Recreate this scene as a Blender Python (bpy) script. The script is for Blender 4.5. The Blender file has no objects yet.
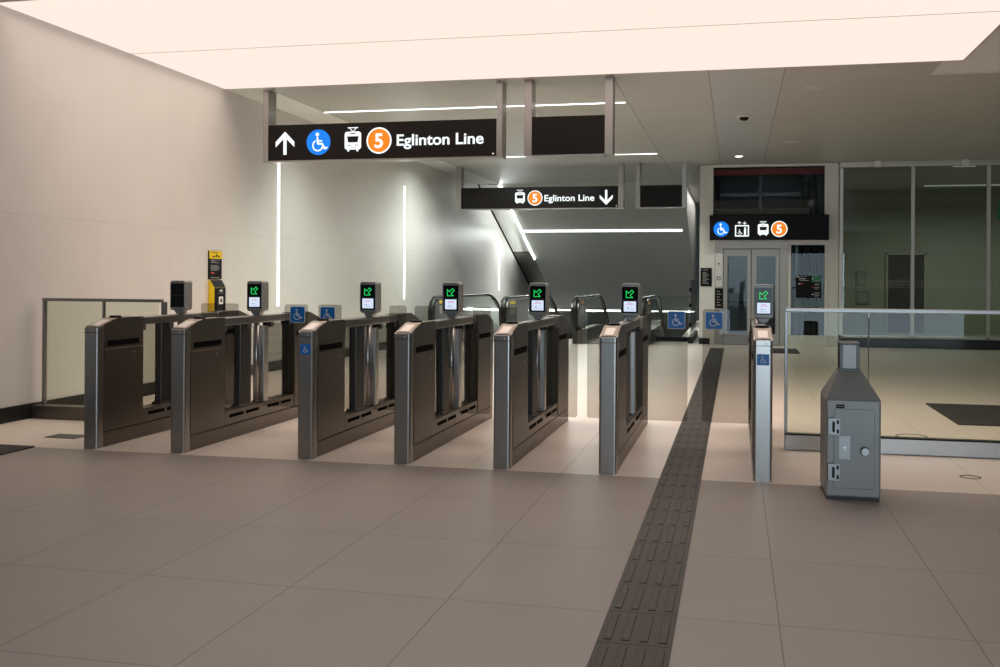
import bpy, bmesh, math, random
from math import sin, cos, pi, radians, atan, sqrt
from mathutils import Vector, Matrix
random.seed(5)
SC = bpy.context.scene
COL = SC.collection
ZC = 3.97            # ceiling height
XW = -6.80           # left wall

# ------------------------------------------------------------------ materials
MATS = {}
def nodes_of(name):
    m = bpy.data.materials.new(name); m.use_nodes = True
    nt = m.node_tree; nt.nodes.clear()
    out = nt.nodes.new('ShaderNodeOutputMaterial')
    MATS[name] = m
    return m, nt, out
def principled(name, col, rough=.5, metal=0., spec=.5, noise=0., nscale=(8, 8, 8), coat=0., bump=0., aniso=0.):
    m, nt, out = nodes_of(name)
    b = nt.nodes.new('ShaderNodeBsdfPrincipled')
    b.inputs['Base Color'].default_value = (*col, 1); b.inputs['Roughness'].default_value = rough
    b.inputs['Metallic'].default_value = metal; b.inputs['Specular IOR Level'].default_value = spec
    b.inputs['Coat Weight'].default_value = coat; b.inputs['Coat Roughness'].default_value = .15
    nt.links.new(b.outputs[0], out.inputs[0])
    tc = nt.nodes.new('ShaderNodeTexCoord'); mp = nt.nodes.new('ShaderNodeMapping')
    mp.inputs['Scale'].default_value = nscale
    nz = nt.nodes.new('ShaderNodeTexNoise'); nz.inputs['Scale'].default_value = 1; nz.inputs['Detail'].default_value = 3
    nt.links.new(tc.outputs['Object'], mp.inputs[0]); nt.links.new(mp.outputs[0], nz.inputs[0])
    if noise:
        mr = nt.nodes.new('ShaderNodeMapRange'); mr.inputs[3].default_value = 1 - noise; mr.inputs[4].default_value = 1 + noise
        nt.links.new(nz.outputs[0], mr.inputs[0])
        mx = nt.nodes.new('ShaderNodeVectorMath'); mx.operation = 'SCALE'; mx.inputs[0].default_value = col
        nt.links.new(mr.outputs[0], mx.inputs[3]); nt.links.new(mx.outputs[0], b.inputs['Base Color'])
        mr2 = nt.nodes.new('ShaderNodeMapRange'); mr2.inputs[3].default_value = max(.02, rough - .06); mr2.inputs[4].default_value = rough + .06
        nt.links.new(nz.outputs[0], mr2.inputs[0]); nt.links.new(mr2.outputs[0], b.inputs['Roughness'])
    if bump:
        bp = nt.nodes.new('ShaderNodeBump'); bp.inputs['Strength'].default_value = bump; bp.inputs['Distance'].default_value = .002
        nt.links.new(nz.outputs[0], bp.inputs['Height']); nt.links.new(bp.outputs[0], b.inputs['Normal'])
    return m
def emis(name, col, s):
    m, nt, out = nodes_of(name)
    e = nt.nodes.new('ShaderNodeEmission'); e.inputs[0].default_value = (*col, 1); e.inputs[1].default_value = s
    nt.links.new(e.outputs[0], out.inputs[0]); return m
def screen(name, col, s):       # a lit sign face or display: emits, with a glossy pane over it
    m, nt, out = nodes_of(name)
    b = nt.nodes.new('ShaderNodeBsdfPrincipled')
    b.inputs['Base Color'].default_value = (.01, .01, .01, 1); b.inputs['Roughness'].default_value = .4; b.inputs['Specular IOR Level'].default_value = .1
    b.inputs['Emission Color'].default_value = (*col, 1); b.inputs['Emission Strength'].default_value = s
    nt.links.new(b.outputs[0], out.inputs[0]); return m
def glass(name, tint, refl=1., rough=0.):
    m, nt, out = nodes_of(name)
    t = nt.nodes.new('ShaderNodeBsdfTransparent'); t.inputs[0].default_value = (*tint, 1)
    g = nt.nodes.new('ShaderNodeBsdfGlossy'); g.inputs['Roughness'].default_value = rough; g.inputs[0].default_value = (.95, .97, .97, 1)
    fr = nt.nodes.new('ShaderNodeFresnel'); fr.inputs[0].default_value = 1.5
    ge = nt.nodes.new('ShaderNodeNewGeometry')
    inv = nt.nodes.new('ShaderNodeMath'); inv.operation = 'SUBTRACT'; inv.inputs[0].default_value = 1
    mu = nt.nodes.new('ShaderNodeMath'); mu.operation = 'MULTIPLY'
    sc = nt.nodes.new('ShaderNodeMath'); sc.operation = 'MULTIPLY'; sc.inputs[1].default_value = refl; sc.use_clamp = True
    nt.links.new(ge.outputs['Backfacing'], inv.inputs[1]); nt.links.new(fr.outputs[0], mu.inputs[0]); nt.links.new(inv.outputs[0], mu.inputs[1])
    nt.links.new(mu.outputs[0], sc.inputs[0])
    mx = nt.nodes.new('ShaderNodeMixShader')
    nt.links.new(sc.outputs[0], mx.inputs[0]); nt.links.new(t.outputs[0], mx.inputs[1]); nt.links.new(g.outputs[0], mx.inputs[2])
    nt.links.new(mx.outputs[0], out.inputs[0]); return m
def tiles(name, c1, c2, grout, w, h, off, rough, mort=.004, spec=.5, axes='xy', coat=0.):
    m, nt, out = nodes_of(name)
    b = nt.nodes.new('ShaderNodeBsdfPrincipled'); nt.links.new(b.outputs[0], out.inputs[0])
    tc = nt.nodes.new('ShaderNodeTexCoord'); mp = nt.nodes.new('ShaderNodeMapping')
    mp.inputs['Location'].default_value = (off[0], off[1], 0)
    src = tc.outputs['Object']
    if axes != 'xy':
        sx = nt.nodes.new('ShaderNodeSeparateXYZ'); cb = nt.nodes.new('ShaderNodeCombineXYZ')
        nt.links.new(src, sx.inputs[0])
        nt.links.new(sx.outputs['XYZ'.index(axes[0].upper())], cb.inputs[0]); nt.links.new(sx.outputs['XYZ'.index(axes[1].upper())], cb.inputs[1])
        src = cb.outputs[0]
    nt.links.new(src, mp.inputs[0])
    br = nt.nodes.new('ShaderNodeTexBrick'); br.offset = 0; br.squash = 1
    br.inputs['Scale'].default_value = 1; br.inputs['Brick Width'].default_value = w; br.inputs['Row Height'].default_value = h
    br.inputs['Mortar Size'].default_value = mort; br.inputs['Mortar Smooth'].default_value = .1; br.inputs['Bias'].default_value = 0
    br.inputs['Color1'].default_value = (*c1, 1); br.inputs['Color2'].default_value = (*c2, 1); br.inputs['Mortar'].default_value = (*grout, 1)
    nt.links.new(mp.outputs[0], br.inputs['Vector'])
    nz = nt.nodes.new('ShaderNodeTexNoise'); nz.inputs['Scale'].default_value = 1.7; nz.inputs['Detail'].default_value = 5
    nt.links.new(tc.outputs['Object'], nz.inputs[0])
    mr = nt.nodes.new('ShaderNodeMapRange'); mr.inputs[3].default_value = .93; mr.inputs[4].default_value = 1.07
    nt.links.new(nz.outputs[0], mr.inputs[0])
    mx = nt.nodes.new('ShaderNodeVectorMath'); mx.operation = 'SCALE'
    nt.links.new(br.outputs['Color'], mx.inputs[0]); nt.links.new(mr.outputs[0], mx.inputs[3])
    nt.links.new(mx.outputs[0], b.inputs['Base Color'])
    b.inputs['Roughness'].default_value = rough; b.inputs['Specular IOR Level'].default_value = spec
    b.inputs['Coat Weight'].default_value = coat; b.inputs['Coat Roughness'].default_value = .2
    bp = nt.nodes.new('ShaderNodeBump'); bp.inputs['Strength'].default_value = .25; bp.inputs['Distance'].default_value = .002; bp.invert = True
    nt.links.new(br.outputs['Fac'], bp.inputs['Height']); nt.links.new(bp.outputs[0], b.inputs['Normal'])
    return m
def frit(name):
    m, nt, out = nodes_of(name)
    tc = nt.nodes.new('ShaderNodeTexCoord'); mp = nt.nodes.new('ShaderNodeMapping')
    mp.inputs['Rotation'].default_value = (0, radians(45), 0)
    nt.links.new(tc.outputs['Object'], mp.inputs[0])
    ck = nt.nodes.new('ShaderNodeTexChecker'); ck.inputs['Scale'].default_value = 22
    ck.inputs[1].default_value = (0, 0, 0, 1); ck.inputs[2].default_value = (1, 1, 1, 1)
    sx = nt.nodes.new('ShaderNodeSeparateXYZ'); cb = nt.nodes.new('ShaderNodeCombineXYZ'); cb.inputs[1].default_value = .01
    nt.links.new(mp.outputs[0], sx.inputs[0]); nt.links.new(sx.outputs[0], cb.inputs[0]); nt.links.new(sx.outputs[2], cb.inputs[2])
    nt.links.new(cb.outputs[0], ck.inputs[0])
    t = nt.nodes.new('ShaderNodeBsdfTransparent'); d = nt.nodes.new('ShaderNodeBsdfDiffuse'); d.inputs[0].default_value = (.55, .6, .56, 1)
    mu = nt.nodes.new('ShaderNodeMath'); mu.operation = 'MULTIPLY'; mu.inputs[1].default_value = .22
    nt.links.new(ck.outputs['Fac'], mu.inputs[0])
    mx = nt.nodes.new('ShaderNodeMixShader'); nt.links.new(mu.outputs[0], mx.inputs[0]); nt.links.new(t.outputs[0], mx.inputs[1]); nt.links.new(d.outputs[0], mx.inputs[2])
    nt.links.new(mx.outputs[0], out.inputs[0]); return m

def two_tone_floor(): pass
M = MATS
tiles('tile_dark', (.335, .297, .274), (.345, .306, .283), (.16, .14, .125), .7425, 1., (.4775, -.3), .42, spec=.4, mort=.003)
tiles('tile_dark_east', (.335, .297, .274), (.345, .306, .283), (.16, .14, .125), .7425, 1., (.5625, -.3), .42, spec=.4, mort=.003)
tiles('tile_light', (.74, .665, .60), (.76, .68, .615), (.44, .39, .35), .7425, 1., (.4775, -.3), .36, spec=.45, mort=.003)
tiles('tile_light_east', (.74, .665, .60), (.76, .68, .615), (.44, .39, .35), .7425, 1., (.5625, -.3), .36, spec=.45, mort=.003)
tiles('wall_panel', (.62, .60, .57), (.625, .605, .575), (.53, .515, .49), 3.03, 2.01, (.79, 0), .42, mort=.004, spec=.5, axes='yz')
tiles('wall_satin', (.62, .60, .57), (.625, .605, .575), (.53, .515, .49), 3.03, 2.01, (.79, 0), .42, mort=.004, spec=.5, axes='yz')
tiles('ceiling_metal', (.49, .48, .445), (.495, .485, .45), (.42, .41, .38), 100., .28, (50, 0), .38, mort=.006, spec=.6)
tiles('ceiling_metal_cool', (.49, .50, .50), (.495, .505, .505), (.42, .43, .43), 100., .28, (50, 0), .38, mort=.006, spec=.6)
principled('ceiling_plain', (.5, .49, .46), .5)
principled('ceiling_strip', (.80, .80, .76), .4)
principled('dark_room', (.42, .385, .345), .7)
principled('room_wall', (.33, .345, .285), .7)
principled('notice_frame', (.2, .21, .175), .6)
principled('room_floor', (.3, .3, .28), .5)
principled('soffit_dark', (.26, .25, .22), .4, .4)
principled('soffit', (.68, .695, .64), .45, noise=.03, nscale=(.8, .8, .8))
principled('black_stone', (.014, .013, .012), .35, spec=.25, noise=.15, nscale=(3, 3, 3))
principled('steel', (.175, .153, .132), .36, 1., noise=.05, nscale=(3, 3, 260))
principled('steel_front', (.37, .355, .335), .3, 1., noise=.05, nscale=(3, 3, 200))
principled('newel_dark', (.12, .115, .105), .4, 1., noise=.05)
principled('column_dark', (.075, .07, .065), .4, 1., noise=.05)
principled('steel_dark', (.24, .225, .21), .36, 1., noise=.05, nscale=(3, 3, 200))
principled('steel_bright', (.62, .61, .59), .3, 1., noise=.04, nscale=(3, 3, 160))
principled('steel_blue', (.36, .36, .355), .38, 1., noise=.06, nscale=(150, 150, 3))
principled('post_metal', (.36, .34, .325), .3, 1., noise=.03, nscale=(4, 4, 100))
principled('white_frame', (.68, .68, .64), .45)
principled('aluminium', (.60, .60, .57), .4, .3)
principled('black', (.006, .006, .007), .45, spec=.12)
principled('black_gloss', (.008, .008, .008), .12, spec=.15)
principled('sign_black', (.009, .007, .0065), .3, spec=.15)
principled('rubber', (.014, .014, .015), .45)
principled('dark_grey', (.06, .06, .06), .5)
principled('mat_black', (.03, .028, .027), .85, noise=.2, nscale=(120, 120, 120), bump=.4)
principled('tactile', (.042, .035, .031), .6, noise=.15, nscale=(20, 20, 20))
principled('head_grey', (.29, .285, .27), .42, .4)
principled('yellow', (.75, .52, .0), .4)
principled('white_plastic', (.8, .8, .78), .35)
principled('reader_plate', (.72, .66, .60), .25, .2)
principled('blue_sign', (.004, .18, .58), .4)
principled('white_paint', (.82, .84, .86), .5)
principled('grey_print', (.35, .35, .34), .6)
principled('red_print', (.6, .05, .05), .5)
principled('green_sign', (.004, .16, .055), .4)
principled('red_beam', (.5, .05, .03), .6)
principled('beige', (.42, .32, .25), .6)
principled('safe_metal', (.285, .29, .28), .38, .2, noise=.08, nscale=(5, 5, 5))
principled('hinge_metal', (.44, .455, .46), .35, .3)
principled('lantern_frame', (.10, .10, .095), .4, .4)
principled('safe_dark', (.04, .04, .04), .5, .5)
principled('lantern_pane', (.46, .48, .47), .25)
principled('void', (.003, .003, .003), .9, spec=.05)
principled('door_steel', (.40, .38, .35), .45, 1., noise=.05, nscale=(3, 3, 160))
principled('cab_panel', (.30, .33, .34), .5, .2)
principled('shaft_grey', (.14, .18, .195), .6)
principled('step', (.09, .09, .09), .5, .6)
emis('lum', (1.0, .835, .735), 1.04)
emis('led', (.95, 1., .97), 3.5)
emis('led_edge', (.95, 1., .97), 30.)
emis('led_wall', (.95, 1., .97), 5.)
emis('led_soffit', (.95, 1., .97), 5.)
emis('room_led', (.95, 1., .95), .45)
emis('cab_lamp', (.9, .97, 1.), 1.2)
emis('downlight', (1., .96, .9), 6.)
screen('lit_white', (.93, 1., 1.), 1.15)
screen('lit_orange', (1., .265, .010), .97)
screen('lit_blue', (.004, .25, 1.), .95)
screen('lit_green', (.02, .85, .16), .95)
screen('display', (.72, .82, 1.), .95)
screen('display_pink', (.85, .35, .55), .8)
screen('display_grey', (.12, .2, .33), .8)
glass('glass_clear', (.90, .93, .90), 1.)
glass('glass_rail', (.89, .925, .875), .38)
glass('glass_smoke', (.73, .72, .70), .4)
glass('glass_dark', (.60, .63, .58), 1.)
glass('glass_shaft', (.68, .73, .73), .28)
frit('frit')

principled('sign_blank', (.018, .014, .012), .3, spec=.25)
# ------------------------------------------------------------------ mesh builder
class MB:
    def __init__(s): s.bm = bmesh.new(); s.slots = []
    def mi(s, m):
        if m not in s.slots: s.slots.append(m)
        return s.slots.index(m)
    def face(s, vs, mi):
        try: f = s.bm.faces.new(vs)
        except ValueError: return None
        f.material_index = mi; return f
    def box(s, x0, x1, y0, y1, z0, z1, m, bev=0, seg=2, vert=False):
        i = s.mi(m); b = bmesh.new()
        co = [(x, y, z) for z in (z0, z1) for y in (y0, y1) for x in (x0, x1)]
        v = [b.verts.new(c) for c in co]
        for q in ((0, 2, 3, 1), (4, 5, 7, 6), (0, 1, 5, 4), (2, 6, 7, 3), (0, 4, 6, 2), (1, 3, 7, 5)): b.faces.new([v[k] for k in q])
        if bev:
            es = [e for e in b.edges if not vert or abs(e.verts[0].co.z - e.verts[1].co.z) > 1e-6]
            bmesh.ops.bevel(b, geom=es, offset=bev, segments=seg, affect='EDGES', profile=.5)
        s.merge(b, i); return s
    def merge(s, b, i, smooth=False):
        mp = {v: s.bm.verts.new(v.co) for v in b.verts}
        for f in b.faces:
            g = s.face([mp[v] for v in f.verts], i)
            if g and smooth: g.smooth = True
        b.free()
    def prism(s, pts, ax, a, b_, m, bev=0, seg=2, which=None, smooth=False):
        """polygon pts extruded along axis ax from a to b_.  ax='x': pts=(y,z); 'y': pts=(x,z); 'z': pts=(x,y)"""
        i = s.mi(m); b = bmesh.new()
        def P(p, t): return {'x': (t, p[0], p[1]), 'y': (p[0], t, p[1]), 'z': (p[0], p[1], t)}[ax]
        n = len(pts)
        lo = [b.verts.new(P(p, a)) for p in pts]; hi = [b.verts.new(P(p, b_)) for p in pts]
        b.faces.new(lo); b.faces.new(hi[::-1])
        for k in range(n): b.faces.new([lo[k], hi[k], hi[(k + 1) % n], lo[(k + 1) % n]])
        bmesh.ops.recalc_face_normals(b, faces=b.faces)
        if bev:
            es = [e for e in b.edges if which is None or which(e)]
            bmesh.ops.bevel(b, geom=es, offset=bev, segments=seg, affect='EDGES', profile=.5)
        s.merge(b, i); return s
    def quad(s, pts, m):
        s.face([s.bm.verts.new(p) for p in pts], s.mi(m)); return s
    def cyl(s, p0, p1, r, m, seg=20, r1=None, smooth=True):
        i = s.mi(m); p0 = Vector(p0); p1 = Vector(p1); d = p1 - p0
        b = bmesh.new()
        bmesh.ops.create_cone(b, cap_ends=True, segments=seg, radius1=r, radius2=r if r1 is None else r1, depth=d.length)
        rot = Vector((0, 0, 1)).rotation_difference(d.normalized()).to_matrix().to_4x4()
        bmesh.ops.transform(b, matrix=Matrix.Translation((p0 + p1) / 2) @ rot, verts=b.verts)
        for f in b.faces: f.smooth = smooth and len(f.verts) == 4
        mp = {v: s.bm.verts.new(v.co) for v in b.verts}
        for f in b.faces:
            g = s.face([mp[v] for v in f.verts], i)
            if g: g.smooth = f.smooth
        b.free(); return s
    def sweep(s, path, prof, m, closed_prof=True):
        """profile prof [(u,v)] swept along a path lying in the Y-Z plane; u is along X, v along the path normal."""
        i = s.mi(m); rings = []
        path = [Vector(p) for p in path]
        for k, p in enumerate(path):
            t = (path[min(k + 1, len(path) - 1)] - path[max(k - 1, 0)]).normalized()
            nrm = Vector((0, -t.z, t.y))
            rings.append([s.bm.verts.new(p + Vector((u, 0, 0)) + nrm * v) for u, v in prof])
        n = len(prof)
        for a, c in zip(rings, rings[1:]):
            for k in range(n):
                f = s.face([a[k], a[(k + 1) % n], c[(k + 1) % n], c[k]], i)
                if f: f.smooth = True
        s.face(rings[0][::-1], i); s.face(rings[-1], i); return s
    # flat graphics on a face that looks towards -Y: thin prisms from y0 to y0 - t
    def disc(s, u, v, r, y, m, t=.002, n=36, ry=None):
        return s.prism([(u + r * cos(2 * pi * k / n), v + (ry or r) * sin(2 * pi * k / n)) for k in range(n)], 'y', y - t, y, m)
    def rrect(s, u0, u1, v0, v1, r, y, m, t=.002):
        return s.prism(rr(u0, u1, v0, v1, r), 'y', y - t, y, m)
    def stroke(s, pts, w, y, m, t=.002, caps=True, closed=False):
        P = [Vector(p) for p in pts]
        if closed: P = P + [P[0]]
        for a, c in zip(P, P[1:]):
            d = (c - a)
            if d.length < 1e-9: continue
            n = Vector((-d.y, d.x)).normalized() * w / 2
            s.prism([tuple(a + n), tuple(a - n), tuple(c - n), tuple(c + n)], 'y', y - t, y, m)
        if caps:
            for p in P: s.disc(p.x, p.y, w / 2, y, m, t, 12)
        return s
    def arc(s, u, v, r, w, a0, a1, y, m, t=.002, n=24):
        o = [(u + (r + w / 2) * cos(a0 + (a1 - a0) * k / n), v + (r + w / 2) * sin(a0 + (a1 - a0) * k / n)) for k in range(n + 1)]
        q = [(u + (r - w / 2) * cos(a0 + (a1 - a0) * k / n), v + (r - w / 2) * sin(a0 + (a1 - a0) * k / n)) for k in range(n + 1)]
        for k in range(n): s.prism([o[k], o[k + 1], q[k + 1], q[k]], 'y', y - t, y, m)
        return s
    def obj(s, name, parent=None, loc=(0, 0, 0), norm=True):
        if norm: bmesh.ops.recalc_face_normals(s.bm, faces=s.bm.faces)
        me = bpy.data.meshes.new(name); s.bm.to_mesh(me); s.bm.free()
        for m in s.slots: me.materials.append(MATS[m])
        return link(name, me, parent, loc)
def link(name, data, parent=None, loc=(0, 0, 0)):
    o = bpy.data.objects.new(name, data); COL.objects.link(o); o.location = loc
    if parent is not None: o.parent = parent
    return o
def rr(u0, u1, v0, v1, r, n=5):
    pts = []
    for cu, cv, a in ((u1 - r, v1 - r, 0), (u0 + r, v1 - r, 90), (u0 + r, v0 + r, 180), (u1 - r, v0 + r, 270)):
        for k in range(n + 1):
            t = radians(a + 90 * k / n); pts.append((cu + r * cos(t), cv + r * sin(t)))
    return pts
def tag(o, label, cat, group=None):
    o['label'] = label; o['category'] = cat; o['kind'] = 'thing'
    if group: o['group'] = group
    return o
def thing(name, label, cat, loc=(0, 0, 0), group=None):
    return tag(link(name, None, None, loc), label, cat, group)
def struct(o): o['kind'] = 'structure'; return o
def text_mesh(name, body, size, u, v, y, m, parent, bold=.012, align='LEFT', width=None, sx=1.):
    cu = bpy.data.curves.new(name, 'FONT'); cu.body = body; cu.size = size; cu.offset = bold * size
    cu.extrude = .001; cu.align_x = align; cu.resolution_u = 6
    tmp = bpy.data.objects.new(name, cu); COL.objects.link(tmp)
    dg = bpy.context.evaluated_depsgraph_get(); dg.update()
    me = bpy.data.meshes.new_from_object(tmp.evaluated_get(dg))
    bpy.data.objects.remove(tmp); bpy.data.curves.remove(cu)
    xs = [w.co.x for w in me.vertices]
    if width: sx = width / (max(xs) - min(xs))
    x0 = min(xs) * sx if align == 'LEFT' else 0
    for w in me.vertices:
        x, yy, z = w.co
        w.co = (u + x * sx - x0, y - .002 - z, v + yy)
    me.name = name; me.materials.clear(); me.materials.append(MATS[m])
    return link(name, me, parent)

# ------------------------------------------------------------------ pictograms (u right, v up, s = half size)
def wheelchair(b, u, v, s, y, m):
    w = .15 * s
    b.disc(u - .12 * s, v + .62 * s, .15 * s, y, m)
    b.stroke([(u - .12 * s, v + .36 * s), (u - .08 * s, v - .12 * s), (u + .30 * s, v - .14 * s), (u + .50 * s, v - .52 * s), (u + .68 * s, v - .44 * s)], w, y, m)
    b.stroke([(u - .08 * s, v + .12 * s), (u + .26 * s, v + .10 * s)], w * .75, y, m)
    b.arc(u - .08 * s, v - .26 * s, .42 * s, w * .75, radians(118), radians(352), y, m)
def tram(b, u, v, s, y, m, dark):
    """s = half height with the pantograph"""
    w = .68 * s
    b.rrect(u - w, u + w, v - .78 * s, v + .62 * s, .22 * s, y, m)
    b.rrect(u - .32 * w, u + .32 * w, v + .42 * s, v + .50 * s, .04 * s, y - .002, dark)
    b.prism([(u - .70 * w, v + .25 * s), (u + .70 * w, v + .25 * s), (u + .58 * w, v - .22 * s), (u - .58 * w, v - .22 * s)], 'y', y - .004, y - .002, dark)
    for du in (-.56, -.36, .36, .56): b.disc(u + du * w, v - .44 * s, .05 * s, y - .002, dark, .002, 10)
    b.stroke([(u - .40 * w, v - .60 * s), (u + .40 * w, v - .60 * s)], .03 * s, y - .002, dark, caps=False)
    for du in (-.55, .55): b.box(u + du * w - .08 * s, u + du * w + .08 * s, y - .002, y, v - .92 * s, v - .76 * s, m)
    b.stroke([(u - .6 * w, v + .92 * s), (u + .6 * w, v + .92 * s)], .07 * s, y, m)
    b.stroke([(u - .42 * w, v + .90 * s), (u - .05 * w, v + .64 * s)], .06 * s, y, m)
    b.stroke([(u + .42 * w, v + .90 * s), (u + .05 * w, v + .64 * s)], .06 * s, y, m)
def arrow(b, u, v, s, y, m, up=1, wd=.9):
    k = .15 * s
    b.box(u - k, u + k, y - .002, y, min(v - up * s, v + up * .6 * s), max(v - up * s, v + up * .6 * s), m)
    b.prism([(u, v + up * s), (u + wd * s, v + up * .12 * s), (u + wd * s, v - up * .34 * s), (u, v + up * .5 * s), (u - wd * s, v - up * .34 * s), (u - wd * s, v + up * .12 * s)], 'y', y - .002, y, m)
def line_bullet(parent, u, v, r, y):
    b = MB(); b.disc(u, v, r, y, 'lit_white', .002, 48); b.disc(u, v, r * .88, y - .002, 'lit_orange', .002, 48)
    o = b.obj('line_bullet', parent)
    text_mesh('line_number', '5', r * 1.5, u, v - r * .53, y - .004, 'lit_white', o, .025, 'CENTER')
    return o
def circle_icon(parent, u, v, r, y):
    b = MB(); b.disc(u, v, r, y, 'lit_blue', .002, 48); wheelchair(b, u + .03 * r, v, r * .98, y - .002, 'lit_white')
    return b.obj('wheelchair_symbol', parent)

# ================================================================== SETTING
# floor: dark tiles in front, pale tiles from the gate line on, with the escalator well left open
YE = 7.30; YW = 24.0; XWR = -1.32; YB = -9.
b = MB()
XT = -.374
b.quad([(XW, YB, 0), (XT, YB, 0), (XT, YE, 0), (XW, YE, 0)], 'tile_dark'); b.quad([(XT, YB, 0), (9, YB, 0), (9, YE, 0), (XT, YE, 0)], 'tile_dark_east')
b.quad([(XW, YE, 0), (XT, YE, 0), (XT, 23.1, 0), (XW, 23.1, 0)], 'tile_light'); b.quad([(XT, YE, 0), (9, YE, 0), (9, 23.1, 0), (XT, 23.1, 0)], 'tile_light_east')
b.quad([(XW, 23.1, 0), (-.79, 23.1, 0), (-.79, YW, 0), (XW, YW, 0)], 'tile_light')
b.quad([(XWR, YW, 0), (-.79, YW, 0), (-.79, 40, 0), (XWR, 40, 0)], 'tile_light')
b.quad([(XW, YW, -.25), (XWR, YW, -.25), (XWR, YW, 0), (XW, YW, 0)], 'black_stone')
b.quad([(XWR, YW, -5), (XWR, 40, -5), (XWR, 40, 0), (XWR, YW, 0)], 'dark_grey')
b.quad([(XW, YW, -.25), (XWR, YW, -.25), (XWR, YW, -5), (XW, YW, -5)], 'dark_grey')
struct(b.obj('floor'))

# left wall: painted panels, then satin metal panels
b = MB()
b.quad([(XW, YB, 0), (XW, 11.33, 0), (XW, 11.33, ZC + .1), (XW, YB, ZC + .1)], 'wall_panel')
b.quad([(XW, 11.33, -5), (XW, 44, -5), (XW, 44, ZC + .1), (XW, 11.33, ZC + .1)], 'wall_satin')
struct(b.obj('wall_left'))
b = MB(); b.box(XW, XW + .015, YB, 23.9, 0, .148, 'black_stone')
struct(b.obj('baseboard_left'))

# ceiling
b = MB()
for x0, x1, m_ in ((-6.2, -.345, 'ceiling_metal'), (-.345, .565, 'ceiling_metal_cool'), (.565, 2.33, 'ceiling_metal')):
    b.quad([(x0, 12.69, ZC), (x1, 12.69, ZC), (x1, 26.65, ZC), (x0, 26.65, ZC)], m_)
for x in (-6.2, -1.53, -.345, .565): b.box(x - .0035, x + .0035, 12.7, 23.0 if x > -.5 else 26.6, ZC - .0015, ZC + .01, 'dark_grey')
b.quad([(2.33, 13.52, ZC), (9, 13.52, ZC), (9, 23.05, ZC), (2.33, 23.05, ZC)], 'ceiling_metal')
b.quad([(XWR, 26.65, ZC), (-.6, 26.65, ZC), (-.6, 44, ZC), (XWR, 44, ZC)], 'ceiling_metal')
b.quad([(2.33, 13.52, ZC), (9, 13.52, ZC), (9, 13.52, ZC + .03), (2.33, 13.52, ZC + .03)], 'white_frame')
b.quad([(2.33, 12.69, ZC), (2.33, 13.52, ZC), (2.33, 13.52, ZC + .03), (2.33, 12.69, ZC + .03)], 'white_frame')
b.quad([(2.3, 8.2, ZC + .03), (9, 8.2, ZC + .03), (9, 13.52, ZC + .03), (2.3, 13.52, ZC + .03)], 'white_plastic')
b.quad([(XW, YB, ZC), (9, YB, ZC), (9, 8.25, ZC), (XW, 8.25, ZC)], 'ceiling_plain')
struct(b.obj('ceiling', norm=False))
SL = .385
def zs(Y): return ZC - SL * (Y - 26.65)
b = MB()   # pale strip of ceiling along the wall, bending down the escalator slope
b.quad([(XW, 12.69, ZC), (-6.2, 12.69, ZC), (-6.2, 26.65, ZC), (XW, 26.65, ZC)], 'ceiling_strip')
b.quad([(XW, 26.69, zs(26.69)), (-6.2, 26.69, zs(26.69)), (-6.2, 31.08, zs(31.08)), (XW, 31.08, zs(31.08))], 'ceiling_strip')
struct(b.obj('trim_1', norm=False))
b = MB()   # sloping soffit over the escalators, with its side face
b.quad([(-6.2, 26.65, ZC), (XWR, 26.65, ZC), (XWR, 44, zs(44)), (-6.2, 44, zs(44))], 'soffit')
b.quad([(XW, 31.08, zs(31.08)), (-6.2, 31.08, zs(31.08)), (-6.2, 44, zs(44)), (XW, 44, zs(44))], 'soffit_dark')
b.quad([(XWR, 26.65, ZC), (XWR, 44, zs(44)), (XWR, 44, ZC), ], 'white_frame')
struct(b.obj('wall_slope', norm=False))
b = MB(); b.prism([(26.66, zs(26.66) - .001), (36, zs(36) - .001), (36, zs(36) - .03), (26.66, zs(26.66) - .03)], 'x', XW + .003, XW + .035, 'void'); b.prism([(31.06, zs(31.06)), (31.10, zs(31.10)), (31.10, zs(31.10) - .01), (31.06, zs(31.06) - .01)], 'x', XW + .003, -6.2, 'dark_grey')
struct(b.obj('trim_2'))
b = MB(); b.quad([(XW, 44, -5), (.5, 44, -5), (.5, 44, ZC), (XW, 44, ZC)], 'soffit'); struct(b.obj('wall_far'))
# walls out of frame that close the hall
b = MB(); b.quad([(9, YB, 0), (9, 30, 0), (9, 30, ZC + .1), (9, YB, ZC + .1)], 'dark_room'); struct(b.obj('wall_right'))
b = MB()
for x0, x1, z0, z1 in ((XW, -.5, 0, ZC), (5.5, 9, 0, ZC), (-.5, 5.5, 2.9, ZC)):
    b.box(x0, x1, YB - .1, YB, z0, z1, 'dark_room')
for x in (-.5, 1.46, 3.42, 5.38): b.box(x, x + .1, YB - .08, YB + .02, 0, 2.9, 'dark_grey')
struct(b.obj('wall_back'))
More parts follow.
